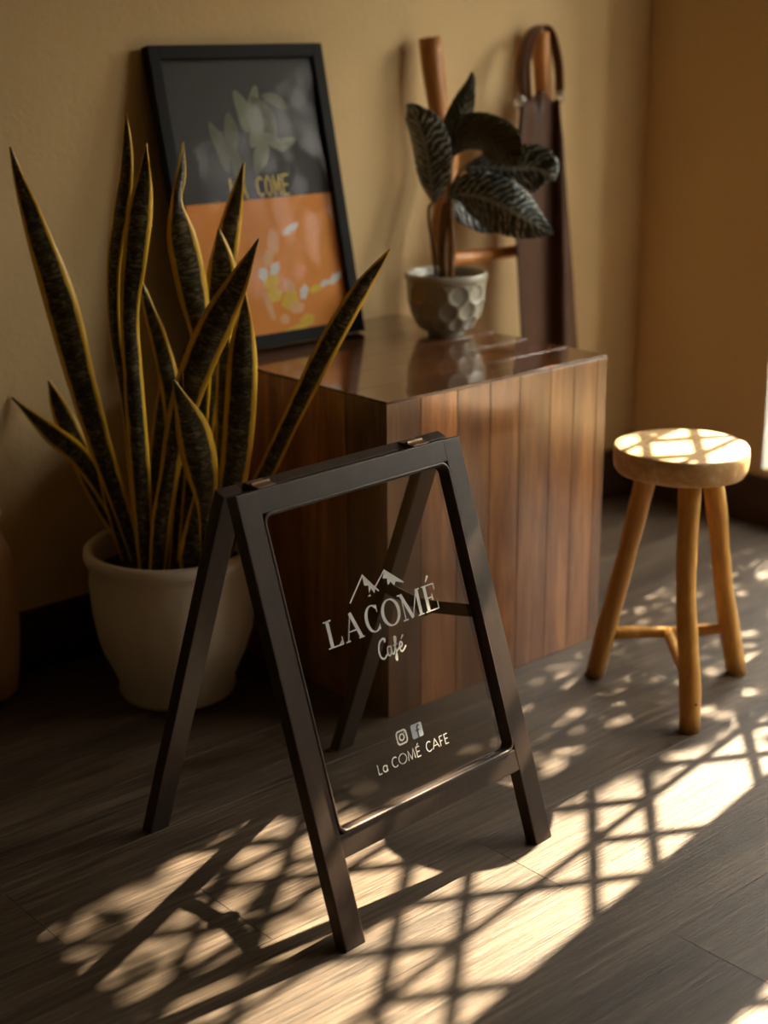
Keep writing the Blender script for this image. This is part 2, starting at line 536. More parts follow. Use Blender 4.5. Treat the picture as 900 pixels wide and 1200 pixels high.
for a in (-0.145, 0.135):
    bm = B()
    p0, p1 = pp(a, -0.0008, -0.002), RT + SU * a + RN * 0.004 + V((0, 0, 0.0009))
    u_ = SU * 0.015
    d_ = V((0, 0, 0.0012))
    q0, q1 = p0 + SN * -0.006, p1
    add_hexa(bm, [q0 - u_ - d_, q0 + u_ - d_, q1 + u_ - d_, q1 - u_ - d_, q0 - u_ + d_, q0 + u_ + d_, q1 + u_ + d_, q1 - u_ + d_])
    hg = mk('hinge', bm, M['brass'], sign, bevel=0.0004, seg=1)
    bm = B(); mid = (q0 + q1) / 2 + d_
    add_tube(bm, [mid - u_, mid + u_], 0.0028, 8)
    mk('pin', bm, M['brass'], hg)
# folding stay between the right legs
SA = gi - 0.004
k1 = pp(SA, 0.245, -STK - 0.002)
rb = (RT.z - k1.z + 0.0) / math.cos(A2)
k3 = rp(SA, rb, STK)
k2 = (k1 + k3) / 2 + V((0, 0, -0.012)) - SU * 0.002
def arm(p, q, off):
    bm = B()
    d = (q - p).normalized()
    n = d.cross(SU).normalized() * 0.0095
    e = SU * 0.0012
    p, q = p + SU * off - d * 0.006, q + SU * off + d * 0.006
    add_hexa(bm, [p - n - e, p + n - e, p + n + e, p - n + e, q - n - e, q + n - e, q + n + e, q - n + e])
    return bm
stay = mk('folding_stay', arm(k1, k2, 0.0), M['dark_metal'], sign, bevel=0.0005, seg=1)
mk('stay_arm', arm(k2, k3, -0.003), M['dark_metal'], stay, bevel=0.0005, seg=1)
bm = B(); add_tube(bm, [k2 - SU * 0.007, k2 + SU * 0.004], 0.014, 14)
mk('rivet', bm, M['dark_metal'], stay)

# lettering: flat print on the front of the glass
LC = -0.0085
def stroke(bm, pts, wd, closed=False, c=LC):
    """ribbon along panel points; wd a width or one per point"""
    n = len(pts)
    L_, R_ = [], []
    for i in range(n):
        w = wd[i] if isinstance(wd, (list, tuple)) else wd
        p = V(pts[i])
        if closed: d0, d1 = (p - V(pts[i - 1])), (V(pts[(i + 1) % n]) - p)
        else:
            d0 = p - V(pts[max(i - 1, 0)]); d1 = V(pts[min(i + 1, n - 1)]) - p
            if i == 0: d0 = d1
            if i == n - 1: d1 = d0
        d0 = d0.normalized(); d1 = d1.normalized()
        n0 = V((-d0.y, d0.x)); n1 = V((-d1.y, d1.x))
        m = (n0 + n1)
        if m.length < 1e-4: m = n0
        m.normalize()
        k = 1.0 / max(0.45, m.dot(n0))
        L_.append(bm.verts.new(pp(p.x + m.x * k * w / 2, p.y + m.y * k * w / 2, c)))
        R_.append(bm.verts.new(pp(p.x - m.x * k * w / 2, p.y - m.y * k * w / 2, c)))
    for i in range(n if closed else n - 1):
        j = (i + 1) % n
        bm.faces.new((L_[i], L_[j], R_[j], R_[i]))
def poly(bm, pts, c=LC):
    bm.faces.new([bm.verts.new(pp(a, b_, c)) for a, b_ in pts])
def arc(cx, cy, rx, ry, a0, a1, n=24):
    return [(cx + rx * math.cos(math.radians(a0 + (a1 - a0) * k / n)), cy + ry * math.sin(math.radians(a0 + (a1 - a0) * k / n))) for k in range(n + 1)]
def glyph(bm, strokes, x0, x1, y0, y1):
    for pts, w in strokes:
        stroke(bm, [(x0 + (x1 - x0) * u, y0 + (y1 - y0) * v) for u, v in pts], w)
TK, TN = 0.0056, 0.0017
def round_w(n, lo=TN, hi=TK, a0=0, a1=360):
    return [lo + (hi - lo) * abs(math.cos(math.radians(a0 + (a1 - a0) * k / n))) ** 1.3 for k in range(n + 1)]
def sf(u, v, h=0.16):
    return ([(u - h, v), (u + h, v)], TN)
SER = {
 'L': [([(.28, .0), (.28, 1)], TK), sf(.28, .02, .24), ([(.04, .98), (.96, .98)], TN), ([(.95, .99), (.95, .70)], [0.002, 0.0012]), ([(.70, .975), (.95, .86)], [0.001, 0.003])],
 'A': [([(.52, .0), (.14, .98)], TN), ([(.50, .0), (.86, .98)], TK), ([(.25, .66), (.74, .66)], TN), sf(.13, .985, .13), sf(.86, .985, .15)],
 'C': [(arc(.54, .5, .44, .485, -48, -312, 28), round_w(28, a0=-48, a1=-312)), ([(.86, .03), (.86, .30)], [0.0016, 0.0016]), ([(.86, .97), (.86, .76)], [0.0014, 0.0012])],
 'O': [(arc(.5, .5, .42, .485, 0, 360, 36), round_w(36))],
 'M': [([(.13, .0), (.13, .98)], TN), ([(.11, .0), (.47, .98)], TK), ([(.47, .98), (.85, .0)], TN), ([(.86, .0), (.86, .98)], TK), sf(.13, .985, .12), sf(.86, .985, .14), sf(.07, .015, .1), sf(.90, .015, .1)],
 'E': [([(.26, .0), (.26, .98)], TK), ([(.04, .015), (.92, .015)], TN), ([(.04, .985), (.96, .985)], TN), ([(.26, .49), (.68, .49)], TN), ([(.91, .01), (.91, .26)], [0.0024, 0.0012]), ([(.95, .99), (.95, .70)], [0.0024, 0.0012]), ([(.68, .37), (.68, .61)], 0.0014), ([(.42, -.12), (.66, -.34)], [0.0012, 0.0042])],
}
name_letters = [('L', -0.1105, -0.0820), ('A', -0.0790, -0.0455), ('C', -0.0390, -0.0110), ('O', -0.0085, 0.0265), ('M', 0.0275, 0.0685), ('E', 0.0708, 0.0985)]
for ch, a0, a1 in name_letters:
    bm = B(); glyph(bm, SER[ch], a0, a1, 0.1880, 0.2243)
    mk('serif_letter', bm, M['print_white'], pane)
bm = B()
stroke(bm, [(-0.0570, 0.1763), (-0.0253, 0.1462), (-0.0030, 0.1735)], 0.0022)
stroke(bm, [(-0.0085, 0.1668), (0.0144, 0.1492), (0.0436, 0.1735)], 0.0022)
poly(bm, [(-0.0258, 0.1465), (-0.0030, 0.1740), (-0.0090, 0.1690), (-0.0115, 0.1745), (-0.0160, 0.1665), (-0.0205, 0.1720), (-0.0190, 0.1620), (-0.0260, 0.1600)][:8])
poly(bm, [(0.0146, 0.1495), (0.0436, 0.1740), (0.0300, 0.1685), (0.0260, 0.1735), (0.0210, 0.1665), (0.0150, 0.1700), (0.0160, 0.1610), (0.0085, 0.1590)])
poly(bm, [(-0.0245, 0.1755), (-0.0200, 0.1735), (-0.0185, 0.1765)])
mk('mountain_emblem', bm, M['print_white'], pane)
# script word
bm = B()
CW = 0.0024
def scr(pts, w=CW, n=28):
    stroke(bm, [tuple(p) for p in catmull([V((a, b_)) for a, b_ in pts], n)], w)
scr([(-0.0145, 0.2415), (-0.0130, 0.2380), (-0.0170, 0.2362), (-0.0235, 0.2400), (-0.0272, 0.2490), (-0.0262, 0.2590), (-0.0205, 0.2622), (-0.0140, 0.2580)], 0.0029)
scr([(-0.0052, 0.2500), (-0.0105, 0.2490), (-0.0128, 0.2560), (-0.0108, 0.2612), (-0.0066, 0.2580), (-0.0046, 0.2500), (-0.0052, 0.2580), (-0.0028, 0.2610), (0.0006, 0.2560)])
scr([(0.0004, 0.2560), (0.0060, 0.2440), (0.0066, 0.2400), (0.0042, 0.2395), (0.0030, 0.2480), (0.0022, 0.2640), (0.0008, 0.2700), (-0.0010, 0.2672), (0.0024, 0.2600), (0.0078, 0.2560)])
stroke(bm, [(-0.0010, 0.2500), (0.0075, 0.2494)], 0.0017)
scr([(0.0078, 0.2560), (0.0140, 0.2545), (0.0158, 0.2505), (0.0128, 0.2488), (0.0098, 0.2550), (0.0118, 0.2612), (0.0165, 0.2600), (0.0218, 0.2555)])
stroke(bm, [(0.0152, 0.2452), (0.0205, 0.2405)], [0.0012, 0.0030])
mk('script_lettering', bm, M['print_white'], pane)
# two icons
bm = B()
stroke(bm, rrect(-0.0324, -0.0146, 0.3618, 0.3792, 0.0045), 0.0024, True)
stroke(bm, arc(-0.0235, 0.3705, 0.0042, 0.0042, 0, 345, 22), 0.0021, True)
poly(bm, rrect(-0.0190, -0.0170, 0.3645, 0.3665, 0.0009))
mk('camera_icon', bm, M['print_white'], pane)
bm = B(); poly(bm, rrect(-0.0050, 0.0158, 0.3610, 0.3804, 0.0025))
icon = mk('letter_icon', bm, M['print_blue'], pane)
FC = LC + 0.0003
def dark_f(bm):
    stroke(bm, [(0.0105, 0.3640), (0.0080, 0.3640), (0.0064, 0.3658), (0.0062, 0.3690), (0.0062, 0.3802)], 0.0027, c=FC)
    stroke(bm, [(0.0030, 0.3702), (0.0098, 0.3702)], 0.0023, c=FC)
bm = B(); dark_f(bm)
tag(mk('icon_letter', bm, M['print_dark'], pane), 'dark letter f on pale square')
# small sans line
SW_ = 0.00135
SANS = {
 'L': [([(.12, 0), (.12, 1), (.9, 1)], SW_)],
 'a': [(arc(.48, .68, .36, .32, 0, 360, 20), SW_), ([(.86, .36), (.86, 1)], SW_)],
 'C': [(arc(.55, .5, .46, .5, -45, -315, 20), SW_)],
 'O': [(arc(.5, .5, .48, .5, 0, 360, 24), SW_)],
 'M': [([(.06, 1), (.16, 0), (.5, .95), (.84, 0), (.94, 1)], SW_)],
 'E': [([(.92, 0), (.12, 0), (.12, 1), (.92, 1)], SW_), ([(.12, .48), (.82, .48)], SW_)],
 'e': [([(.92, 0), (.12, 0), (.12, 1), (.92, 1)], SW_), ([(.12, .48), (.82, .48)], SW_), ([(.45, -.14), (.7, -.34)], SW_)],
 'A': [([(.02, 1), (.5, 0), (.98, 1)], SW_), ([(.2, .66), (.8, .66)], SW_)],
 'F': [([(.9, 0), (.14, 0), (.14, 1)], SW_), ([(.14, .48), (.8, .48)], SW_)],
}
bm = B()
for ch, a0, a1 in (('L', -.0772, -.0698), ('a', -.0688, -.0588), ('C', -.0512, -.0392), ('O', -.0378, -.0232), ('M', -.0215, -.0068), ('e', -.0048, .0034),
                   ('C', .0140, .0255), ('A', .0263, .0390), ('F', .0408, .0480), ('E', .0502, .0582)):
    glyph(bm, SANS[ch], a0, a1, 0.3915, 0.4048)
mk('small_lettering', bm, M['print_white'], pane)

# ------------------------------------------------------------------ three-legged stool
SCN = V((-0.0985, -0.2524, 0.0))
stool = empty('stool', SCN)
tag(stool, 'small round three-legged honey wood stool beside the wooden cube', 'stool')
bm = B()
RS = 0.1125
prof = [(0, 0.404), (0.060, 0.404), (0.100, 0.4045), (0.1075, 0.4065), (0.1110, 0.412), (RS, 0.424), (RS + 0.0004, 0.436), (RS - 0.0008, 0.4455), (RS - 0.0032, 0.4490), (0.098, 0.4500), (0.05, 0.4500), (0, 0.4500)]
add_lathe(bm, SCN, prof, 64, lambda a, z, r: 0.0016 * math.sin(3 * a + 1) + 0.0009 * math.sin(7 * a))
mk('seat', bm, M['seat'], stool, smooth=True, origin=SCN + V((0, 0, 0.45)))
feet = [V((-0.1956, -0.372, 0)), V((-0.1402, -0.1169, 0)), V((0.0575, -0.2816, 0))]
legs = []
for i, ft in enumerate(feet):
    top = SCN + (ft - SCN) * 0.40 + V((0, 0, 0.41))
    d = (ft - top)
    side = d.cross(V((0, 0, 1))).normalized()
    pts = []
    n = 14
    for k in range(n):
        s = k / (n - 1)
        bow = (0.006 * math.sin(math.pi * s * 1.3 + i), 0.004 * math.sin(4 * s + 2 * i))
        pts.append(top + d * s + side * (bow[0] * math.sin(math.pi * s)) + HF * (bow[1] * math.sin(math.pi * s)))
    pts[-1].z = 0.0
    legs.append(pts)
    bm = B()
    add_tube(bm, pts, [0.0185 - 0.0015 * math.sin(math.pi * k / (n - 1)) + 0.0006 * math.sin(k * 1.9 + i) for k in range(n)], 14, wob=0.03)
    for v in bm.verts:
        if v.co.z < 0.004: v.co.z = 0.0
    leg = mk('leg', bm, M['stool'], stool, smooth=True)
    if i == 0:
        bm = B(); c_ = pts[12] + V((-0.006, -0.0155, 0.0)); add_lathe(bm, c_ + V((0, 0, 0.02)), [(0, -.0035), (0.003, 0), (0, .0035)], 8)
        mk('knot', bm, M['baseboard'], leg, smooth=True)
def at_h(pts, z):
    for p, q in zip(pts, pts[1:]):
        if p.z >= z >= q.z: return p + (q - p) * ((p.z - z) / (p.z - q.z))
sa, sb = at_h(legs[1], 0.085), at_h(legs[2], 0.088)
bm = B(); add_tube(bm, [sa + (sb - sa) * k / 8 + V((0, 0, 0.002 * math.sin(k))) for k in range(9)], [0.011 + 0.001 * math.sin(k * 1.4) for k in range(9)], 12)
mk('stretcher', bm, M['stool'], stool, smooth=True)
sc_, sm = at_h(legs[0], 0.075), (sa + sb) / 2
bm = B(); add_tube(bm, [sc_ + (sm - sc_) * k / 6 for k in range(7)], 0.0095, 12)
mk('stretcher', bm, M['stool'], stool, smooth=True)

# ------------------------------------------------------------------ leaves
def leaf(name, path, centre, mat, parent, twist=(0, 0), fold=0.25, nseg=30, nac=8, wave=0.0, thick=0.0022, wk=1.0, ph=0.0):
    """path: (px, py, width px, depth offset m) from base to tip, traced on upright planes through the pot"""
    P4, W4 = [], []
    for px, py, w, off in path:
        p = on_plane(px, py, centre + HF * off, HF)
        P4.append(p); W4.append(V((w * px_to_m(p), 0)))
    P = catmull(P4, nseg); W = [max(0.0006, w.x * wk) for w in catmull(W4, nseg)]
    bm = B()
    uvl = bm.loops.layers.uv.new('UVMap')
    rows, along, uvs = [], 0.0, {}
    for i, p in enumerate(P):
        tg = (P[min(i + 1, nseg - 1)] - P[max(i - 1, 0)]).normalized()
        if i: along += (p - P[i - 1]).length
        view = (p - CAM).normalized()
        side = tg.cross(view).normalized()
        nrm = side.cross(tg).normalized()
        s = i / (nseg - 1)
        an = math.radians(twist[0] + (twist[1] - twist[0]) * s)
        sd = side * math.cos(an) + nrm * math.sin(an)
        nn = nrm * math.cos(an) - side * math.sin(an)
        r_ = []
        wreal = W[i] / max(0.5, abs(math.cos(an)))
        for k in range(nac + 1):
            u = k / nac - 0.5
            q = p + sd * (u * wreal) + nn * ((abs(u) * 2) ** 1.4 * fold * wreal * 0.5 + wave * (abs(u) * 2) ** 2 * math.sin(s * 14 + ph + (1.3 if u > 0 else 0)))
            v = bm.verts.new(q)
            uvs[v] = (k / nac, along)
            r_.append(v)
        rows.append(r_)
    for a, b_ in zip(rows, rows[1:]):
        for k in range(nac):
            f = bm.faces.new((a[k], a[k + 1], b_[k + 1], b_[k]))
            for lp in f.loops: lp[uvl].uv = uvs[lp.vert]
    return mk(name, bm, mat, parent, smooth=True, solid=thick)
def snake_material():
    t = NT('snake_plant_leaf')
    tc = t.n('ShaderNodeTexCoord')
    sp = t.n('ShaderNodeSeparateXYZ')
    t.t.links.new(tc.outputs['UV'], sp.inputs[0])
    e = t.math('MULTIPLY', t.math('ABSOLUTE', t.math('SUBTRACT', sp.outputs[0], 0.5)), 2.0)
    ob = t.noise(t.coord('Object'), 30, 3)
    edge = t.math('ADD', e, t.math('MULTIPLY', t.math('SUBTRACT', ob, 0.5), 0.22))
    mp = t.n('ShaderNodeMapping')
    mp.inputs['Scale'].default_value = (2.2, 110, 1)
    t.t.links.new(tc.outputs['UV'], mp.inputs['Vector'])
    band = t.noise(mp.outputs[0], 1.0, 4, 0.65, 1.6)
    cen = t.ramp(band, [(0.36, (0.010, 0.009, 0.003)), (0.5, (0.045, 0.038, 0.014)), (0.64, (0.21, 0.185, 0.10))])
    yel = t.mix(ob, (0.80, 0.43, 0.010), (0.92, 0.62, 0.05))
    fac = t.ramp(edge, [(0.63, (0, 0, 0)), (0.73, (1, 1, 1))])
    t.b(Base_Color=t.mix(fac, cen, yel), Roughness=0.42)
    t.bump(band, 0.08)
    return t.m
def calathea_material(name, dark, light, amount):
    t = NT(name)
    tc = t.n('ShaderNodeTexCoord')
    sp = t.n('ShaderNodeSeparateXYZ')
    t.t.links.new(tc.outputs['UV'], sp.inputs[0])
    e = t.math('ABSOLUTE', t.math('SUBTRACT', sp.outputs[0], 0.5))
    nz = t.noise(t.coord('Object'), 45, 4)
    ph = t.math('ADD', t.math('SUBTRACT', t.math('MULTIPLY', sp.outputs[1], 470.0), t.math('MULTIPLY', e, 27.0)), t.math('MULTIPLY', nz, 16.0))
    w = t.math('ADD', t.math('MULTIPLY', t.math('SINE', ph), 0.5), 0.5)
    rib = t.ramp(e, [(0.03, (1, 1, 1)), (0.06, (0, 0, 0))])
    brk = t.ramp(t.noise(t.coord('Object', (1, 1, 1)), 70, 3), [(0.38, (0.15, 0.15, 0.15)), (0.6, (1, 1, 1))])
    lf = t.math('MULTIPLY', t.math('MULTIPLY', t.ramp(w, [(0.5, (0, 0, 0)), (0.9, (1, 1, 1))]), amount), brk)
    t.b(Base_Color=t.mix(t.math('MAXIMUM', lf, t.math('MULTIPLY', rib, 0.5)), dark, light), Roughness=0.30)
    t.bump(w, 0.6, 0.005)
    return t.m
M['snake'] = snake_material()
M['cala'] = calathea_material('striped_dark_leaf', (0.014, 0.022, 0.018), (0.50, 0.56, 0.54), 0.8)
M['cala_under'] = calathea_material('olive_leaf', (0.035, 0.032, 0.010), (0.075, 0.07, 0.025), 0.4)
M['ceramic'] = plain('off_white_ceramic', (0.76, 0.69, 0.57), 0.45, 0, 0.06, 12, 0.1)
M['soil'] = plain('potting_soil', (0.02, 0.014, 0.010), 0.95, 0, 0.5, 120, 0.8)
M['grey_glaze'] = plain('grey_green_glaze', (0.42, 0.41, 0.34), 0.3, 0, 0.1, 25, 0.05, 0.4)

# ------------------------------------------------------------------ snake plant
PC = V((-0.733, 0.338, 0.0))
snake = empty('snake_plant', PC)
tag(snake, 'tall snake plant with yellow-edged leaves in a white pot on the floor', 'potted plant')
bm = B()
prof = [(0, 0.0), (0.092, 0.0), (0.099, 0.004), (0.103, 0.014), (0.101, 0.026), (0.104, 0.036), (0.113, 0.058), (0.125, 0.086), (0.134, 0.116), (0.140, 0.15), (0.1425, 0.185),
        (0.1420, 0.215), (0.1405, 0.238), (0.1425, 0.247), (0.1475, 0.254), (0.1495, 0.263), (0.1480, 0.272), (0.1435, 0.276), (0.1375, 0.2755), (0.1330, 0.270), (0.1315, 0.25), (0.130, 0.22), (0.126, 0.2), (0, 0.2)]
add_lathe(bm, PC, prof, 72, lambda a, z, r: (0.0012 * math.sin(a * 14 + 9 * math.sin(z * 22)) if 0.06 < z < 0.23 and r > 0.11 else 0))
pot = mk('planter', bm, M['ceramic'], snake, smooth=True)
tag(pot, 'off-white rounded ceramic pot')
bm = B()
add_lathe(bm, PC, [(0.128, 0.2005), (0.128, 0.232), (0.09, 0.237), (0.05, 0.24), (0, 0.241)], 40, lambda a, z, r: 0.002 * math.sin(a * 9 + z * 300))
mk('soil', bm, M['soil'], snake, smooth=True)
SL_ = [
 # path of (px, py, width, depth), twist, fold
 ([(163, 668, 16, .0), (142, 600, 22, .0), (116, 520, 32, .0), (92, 440, 40, .0), (70, 355, 44, .0), (40, 262, 30, .01), (22, 208, 14, .02), (12, 172, 1, .02)], (25, 0), .30),
 ([(168, 672, 16, -.05), (158, 560, 18, -.05), (148, 480, 17, -.05), (134, 400, 14, -.04), (132, 320, 16, -.03), (140, 250, 24, -.02), (147, 190, 16, -.01), (148, 132, 1, 0)], (50, 30), .3),
 ([(172, 674, 20, -.07), (165, 560, 27, -.07), (157, 450, 26, -.07), (152, 370, 25, -.06), (157, 310, 32, -.06), (163, 250, 34, -.05), (169, 205, 17, -.04), (172, 168, 1, -.04)], (-15, 20), .3),
 ([(158, 664, 14, .03), (130, 590, 24, .05), (98, 542, 28, .06), (60, 508, 24, .08), (14, 466, 1, .1)], (10, 30), .2),
 ([(160, 660, 12, .06), (120, 590, 26, .08), (88, 520, 32, .09), (68, 475, 22, .1), (57, 446, 1, .1)], (0, 20), .2),
 ([(214, 666, 18, .0), (226, 560, 24, .0), (236, 460, 24, .0), (236, 400, 26, -.01), (226, 340, 42, -.01), (214, 280, 40, -.01), (208, 236, 14, .0), (213, 205, 14, .02), (214, 166, 1, .03)], (20, -30), .3),
 ([(236, 664, 16, .05), (244, 520, 26, .05), (250, 420, 32, .06), (256, 340, 38, .07), (266, 280, 32, .08), (277, 230, 18, .09), (286, 190, 1, .1)], (10, 10), .25),
 ([(190, 674, 20, -.06), (197, 570, 26, -.07), (212, 490, 38, -.08), (232, 428, 44, -.09), (256, 374, 44, -.1), (280, 328, 28, -.11), (303, 280, 1, -.12)], (-10, 10), .3),
 ([(226, 668, 16, .02), (236, 540, 24, .02), (248, 430, 34, .02), (257, 360, 44, .02), (259, 310, 36, .02), (256, 268, 1, .03)], (0, 15), .3),
 ([(256, 668, 14, .02), (282, 608, 20, .0), (312, 552, 23, -.03), (342, 490, 25, -.06), (382, 410, 29, -.09), (424, 338, 22, -.12), (457, 292, 1, -.14)], (15, -10), .3),
 ([(252, 672, 20, -.08), (268, 590, 34, -.09), (278, 520, 42, -.09), (283, 450, 42, -.09), (285, 395, 32, -.09), (287, 340, 1, -.08)], (12, -5), .3),
 ([(240, 674, 14, -.09), (242, 600, 24, -.10), (236, 550, 46, -.11), (226, 505, 46, -.12), (214, 472, 24, -.125), (204, 446, 1, -.13)], (0, 0), .25),
 ([(206, 664, 14, .05), (208, 560, 22, .06), (202, 470, 27, .06), (188, 405, 24, .07), (174, 360, 14, .07), (164, 326, 1, .08)], (0, 10), .25),
 ([(184, 676, 22, -.08), (190, 610, 26, -.085), (200, 540, 24, -.085), (208, 480, 18, -.085), (214, 430, 1, -.085)], (-20, 20), .35),
 ([(226, 676, 30, -.09), (226, 650, 40, -.095), (230, 610, 26, -.095), (238, 560, 14, -.095), (244, 515, 1, -.09)], (0, 15), .4),
 ([(176, 660, 12, .07), (182, 560, 20, .08), (190, 480, 20, .09), (196, 420, 1, .1)], (0, 10), .25),
 ([(248, 668, 12, -.03), (258, 560, 20, -.03), (262, 470, 22, -.03), (262, 400, 18, -.02), (250, 350, 1, -.02)], (35, 10), .3),
 ([(150, 664, 12, .02), (128, 580, 18, .03), (112, 500, 16, .04), (104, 450, 1, .05)], (0, 20), .25),
]
for i, (path, tw, fo) in enumerate(SL_):
    leaf('leaf', path, PC, M['snake'], snake, tw, fo, nseg=34, wave=0.0032, ph=i * 1.7, thick=0.0026, wk=0.86)

# ------------------------------------------------------------------ striped plant in a dimpled pot on the cube
QC = V((-0.075, 0.345, HB))
cala = empty('striped_plant', QC)
tag(cala, 'small plant with silver-striped dark leaves in a dimpled grey pot', 'potted plant')
DZ = [(0.084, 0.0, .0185), (0.053, 0.5, .0165), (0.027, 0.0, .0125)]
def dimple(a, z, r):
    d = 0.0
    for (zc, ph, R1) in DZ:
        N_ = 11
        k = (a / (2 * math.pi) * N_ + ph) % 1.0 - 0.5
        dx = k * (2 * math.pi / N_) * r
        rr = math.hypot(dx, (z - zc) * 1.05)
        R0 = R1
        if rr < R0: d -= 0.0042 * (1 - (rr / R0) ** 2) ** 0.6
        elif rr < R0 * 1.16: d += 0.0017
    return d
prof = [(0, 0.0)]
prof += [(0.034, 0.0), (0.0365, 0.001), (0.037, 0.004), (0.0372, 0.007)]
n = 46
for k in range(n + 1):
    s = k / n
    z = 0.008 + s * 0.094
    r = 0.038 + (0.0752 - 0.038) * math.sin(min(1.0, s * 1.06) * math.pi / 2) ** 0.52
    prof.append((r, z))
prof += [(0.0765, 0.104), (0.0790, 0.107), (0.0800, 0.112), (0.0795, 0.118), (0.0770, 0.1205), (0.0735, 0.120), (0.0715, 0.116), (0.0705, 0.10), (0.066, 0.085), (0, 0.085)]
bm = B()
add_lathe(bm, QC, prof, 144, lambda a, z, r: dimple(a, z, r) if 0.009 < z < 0.103 and r > 0.037 and r < 0.0756 and z != 0.10 else 0)
tag(mk('pot', bm, M['grey_glaze'], cala, smooth=True), 'grey-glazed pot with rows of round dimples')
bm = B(); add_lathe(bm, QC, [(0.0695, 0.086), (0.0700, 0.104), (0.04, 0.107), (0, 0.108)], 36, lambda a, z, r: 0.0006 * math.sin(a * 11))
mk('soil', bm, M['soil'], cala, smooth=True)
CL = [
 ([(507, 238, 4, -.02), (506, 218, 28, -.02), (501, 185, 46, -.02), (491, 148, 38, -.03), (484, 132, 22, -.035), (476, 124, 1, -.04)], (25, 40), .5, 'cala'),
 ([(530, 176, 6, .03), (536, 152, 30, .03), (543, 124, 28, .04), (550, 100, 14, .05), (554, 84, 1, .05)], (-30, 20), .4, 'cala_under'),
 ([(529, 182, 5, .0), (540, 164, 40, -.005), (562, 158, 46, -.02), (584, 170, 46, -.04), (600, 184, 30, -.055), (607, 194, 2, -.06)], (-10, -30), .5, 'cala_under'),
 ([(544, 196, 5, .035), (570, 196, 36, .03), (598, 198, 52, .02), (626, 198, 56, .01), (642, 204, 38, .0), (650, 212, 2, .0)], (10, -10), .35, 'cala'),
 ([(526, 232, 6, .0), (540, 228, 40, -.02), (562, 231, 58, -.04), (590, 242, 62, -.06), (618, 258, 44, -.075), (648, 275, 2, -.085)], (-20, 15), .45, 'cala'),
 ([(524, 240, 5, .02), (534, 240, 20, .02), (556, 252, 28, .02), (580, 262, 18, .01), (596, 270, 1, .0)], (40, 40), .3, 'cala'),
]
for i, (path, tw, fo, mt) in enumerate(CL):
    leaf('leaf', path, QC, M[mt], cala, tw, fo, nseg=30, nac=12, wave=0.0045, ph=i * 2.1, thick=0.0014)
M['stem'] = wood('plant_stem', [(0.3, (0.12, 0.05, 0.015)), (0.7, (0.36, 0.18, 0.06))], (60, 60, 8), 0.5, 0.2, 0.2, 0.1)
for pts, r in (([(519, 325, 0), (518, 290, 0), (521, 255, 0), (524, 238, 0)], 5.5), ([(528, 325, -.01), (530, 285, -.01), (527, 250, -.005), (526, 232, 0)], 4.0),
               ([(511, 322, 0), (508, 290, -.005), (503, 262, -.015), (503, 244, -.02), (507, 238, -.02)], 2.0), ([(524, 322, .01), (525, 260, .02), (528, 200, .02), (530, 178, .02)], 3.0),
               ([(527, 240, .02), (532, 215, .03), (544, 196, .035)], 2.0), ([(527, 205, .01), (528, 190, .005), (529, 182, .0)], 2.0)):
    pw = [on_plane(x, y, QC + HF * o, HF) for x, y, o in pts]
    cp = catmull(pw, 14)
    bm = B(); add_tube(bm, cp, r * px_to_m(pw[0]), 9)
    mk('stem', bm, M['stem'], cala, smooth=True)

# ------------------------------------------------------------------ framed poster leaning on the wall
PB = V((-0.575, 0.4555, HB + 0.0052))
PUP = (V((0, 0.5745, 1.0900)) - V((0, PB.y, PB.z)))
PH = PUP.length
PUP.normalize()
PN = V((0, -PUP.z, PUP.y))                       # out of the picture
PWD = 0.389
pic = empty('framed_poster', (PB.x + PWD / 2, PB.y, HB))
tag(pic, 'black framed poster in dark and orange leaning on the wall', 'framed picture')
def pq(s, t_, c=0.0):
    return V((PB.x + s, PB.y, PB.z)) + PUP * t_ + PN * c
def pic_box(s0, s1, t0, t1, c0, c1):
    bm = B()
    add_hexa(bm, [pq(s0, t0, c0), pq(s1, t0, c0), pq(s1, t1, c0), pq(s0, t1, c0), pq(s0, t0, c1), pq(s1, t0, c1), pq(s1, t1, c1), pq(s0, t1, c1)])
    return bm
def px_pic(px, py):
    p = on_plane(px, py, pq(0, 0, -0.012), PN) - pq(0, 0, -0.012)
    return p.x, p.dot(PUP)
M['frame'] = plain('black_frame', (0.008, 0.008, 0.008), 0.65)
M['frame'].node_tree.nodes['Principled BSDF'].inputs['Specular IOR Level'].default_value = 0.2
FB = 0.024
for (s0, s1, t0, t1) in ((0, FB, 0, PH), (PWD - FB, PWD, 0, PH), (FB, PWD - FB, 0, FB), (FB, PWD - FB, PH - FB, PH)):
    mk('frame_bar', pic_box(s0, s1, t0, t1, -0.022, 0), M['frame'], pic, bevel=0.0015)
M['poster_dark'] = plain('poster_charcoal', (0.014, 0.012, 0.011), 0.6, 0, 0.1, 8)
M['poster_orange'] = plain('poster_orange', (0.88, 0.30, 0.008), 0.6, 0, 0.12, 7)
M['poster_sage'] = plain('poster_sage', (0.16, 0.18, 0.11), 0.6, 0, 0.4, 40)
M['poster_moss'] = plain('poster_moss', (0.085, 0.09, 0.045), 0.6, 0, 0.4, 40)
M['poster_yellow'] = plain('poster_yellow', (0.9, 0.56, 0.02), 0.6, 0, 0.25, 40)
M['poster_gold'] = plain('poster_gold_text', (0.62, 0.46, 0.09), 0.6, 0, 0.05)
M['poster_white'] = plain('poster_pale', (0.85, 0.83, 0.75), 0.6, 0, 0.15, 60)
M['poster_pink'] = plain('poster_salmon', (0.95, 0.48, 0.2), 0.6, 0, 0.15, 60)
mk('backing', pic_box(0.01, PWD - 0.01, 0.01, PH - 0.01, -0.021, -0.012), M['poster_dark'], pic)
os0, ot1 = px_pic(222, 240)
os1, ot0 = px_pic(412, 384)
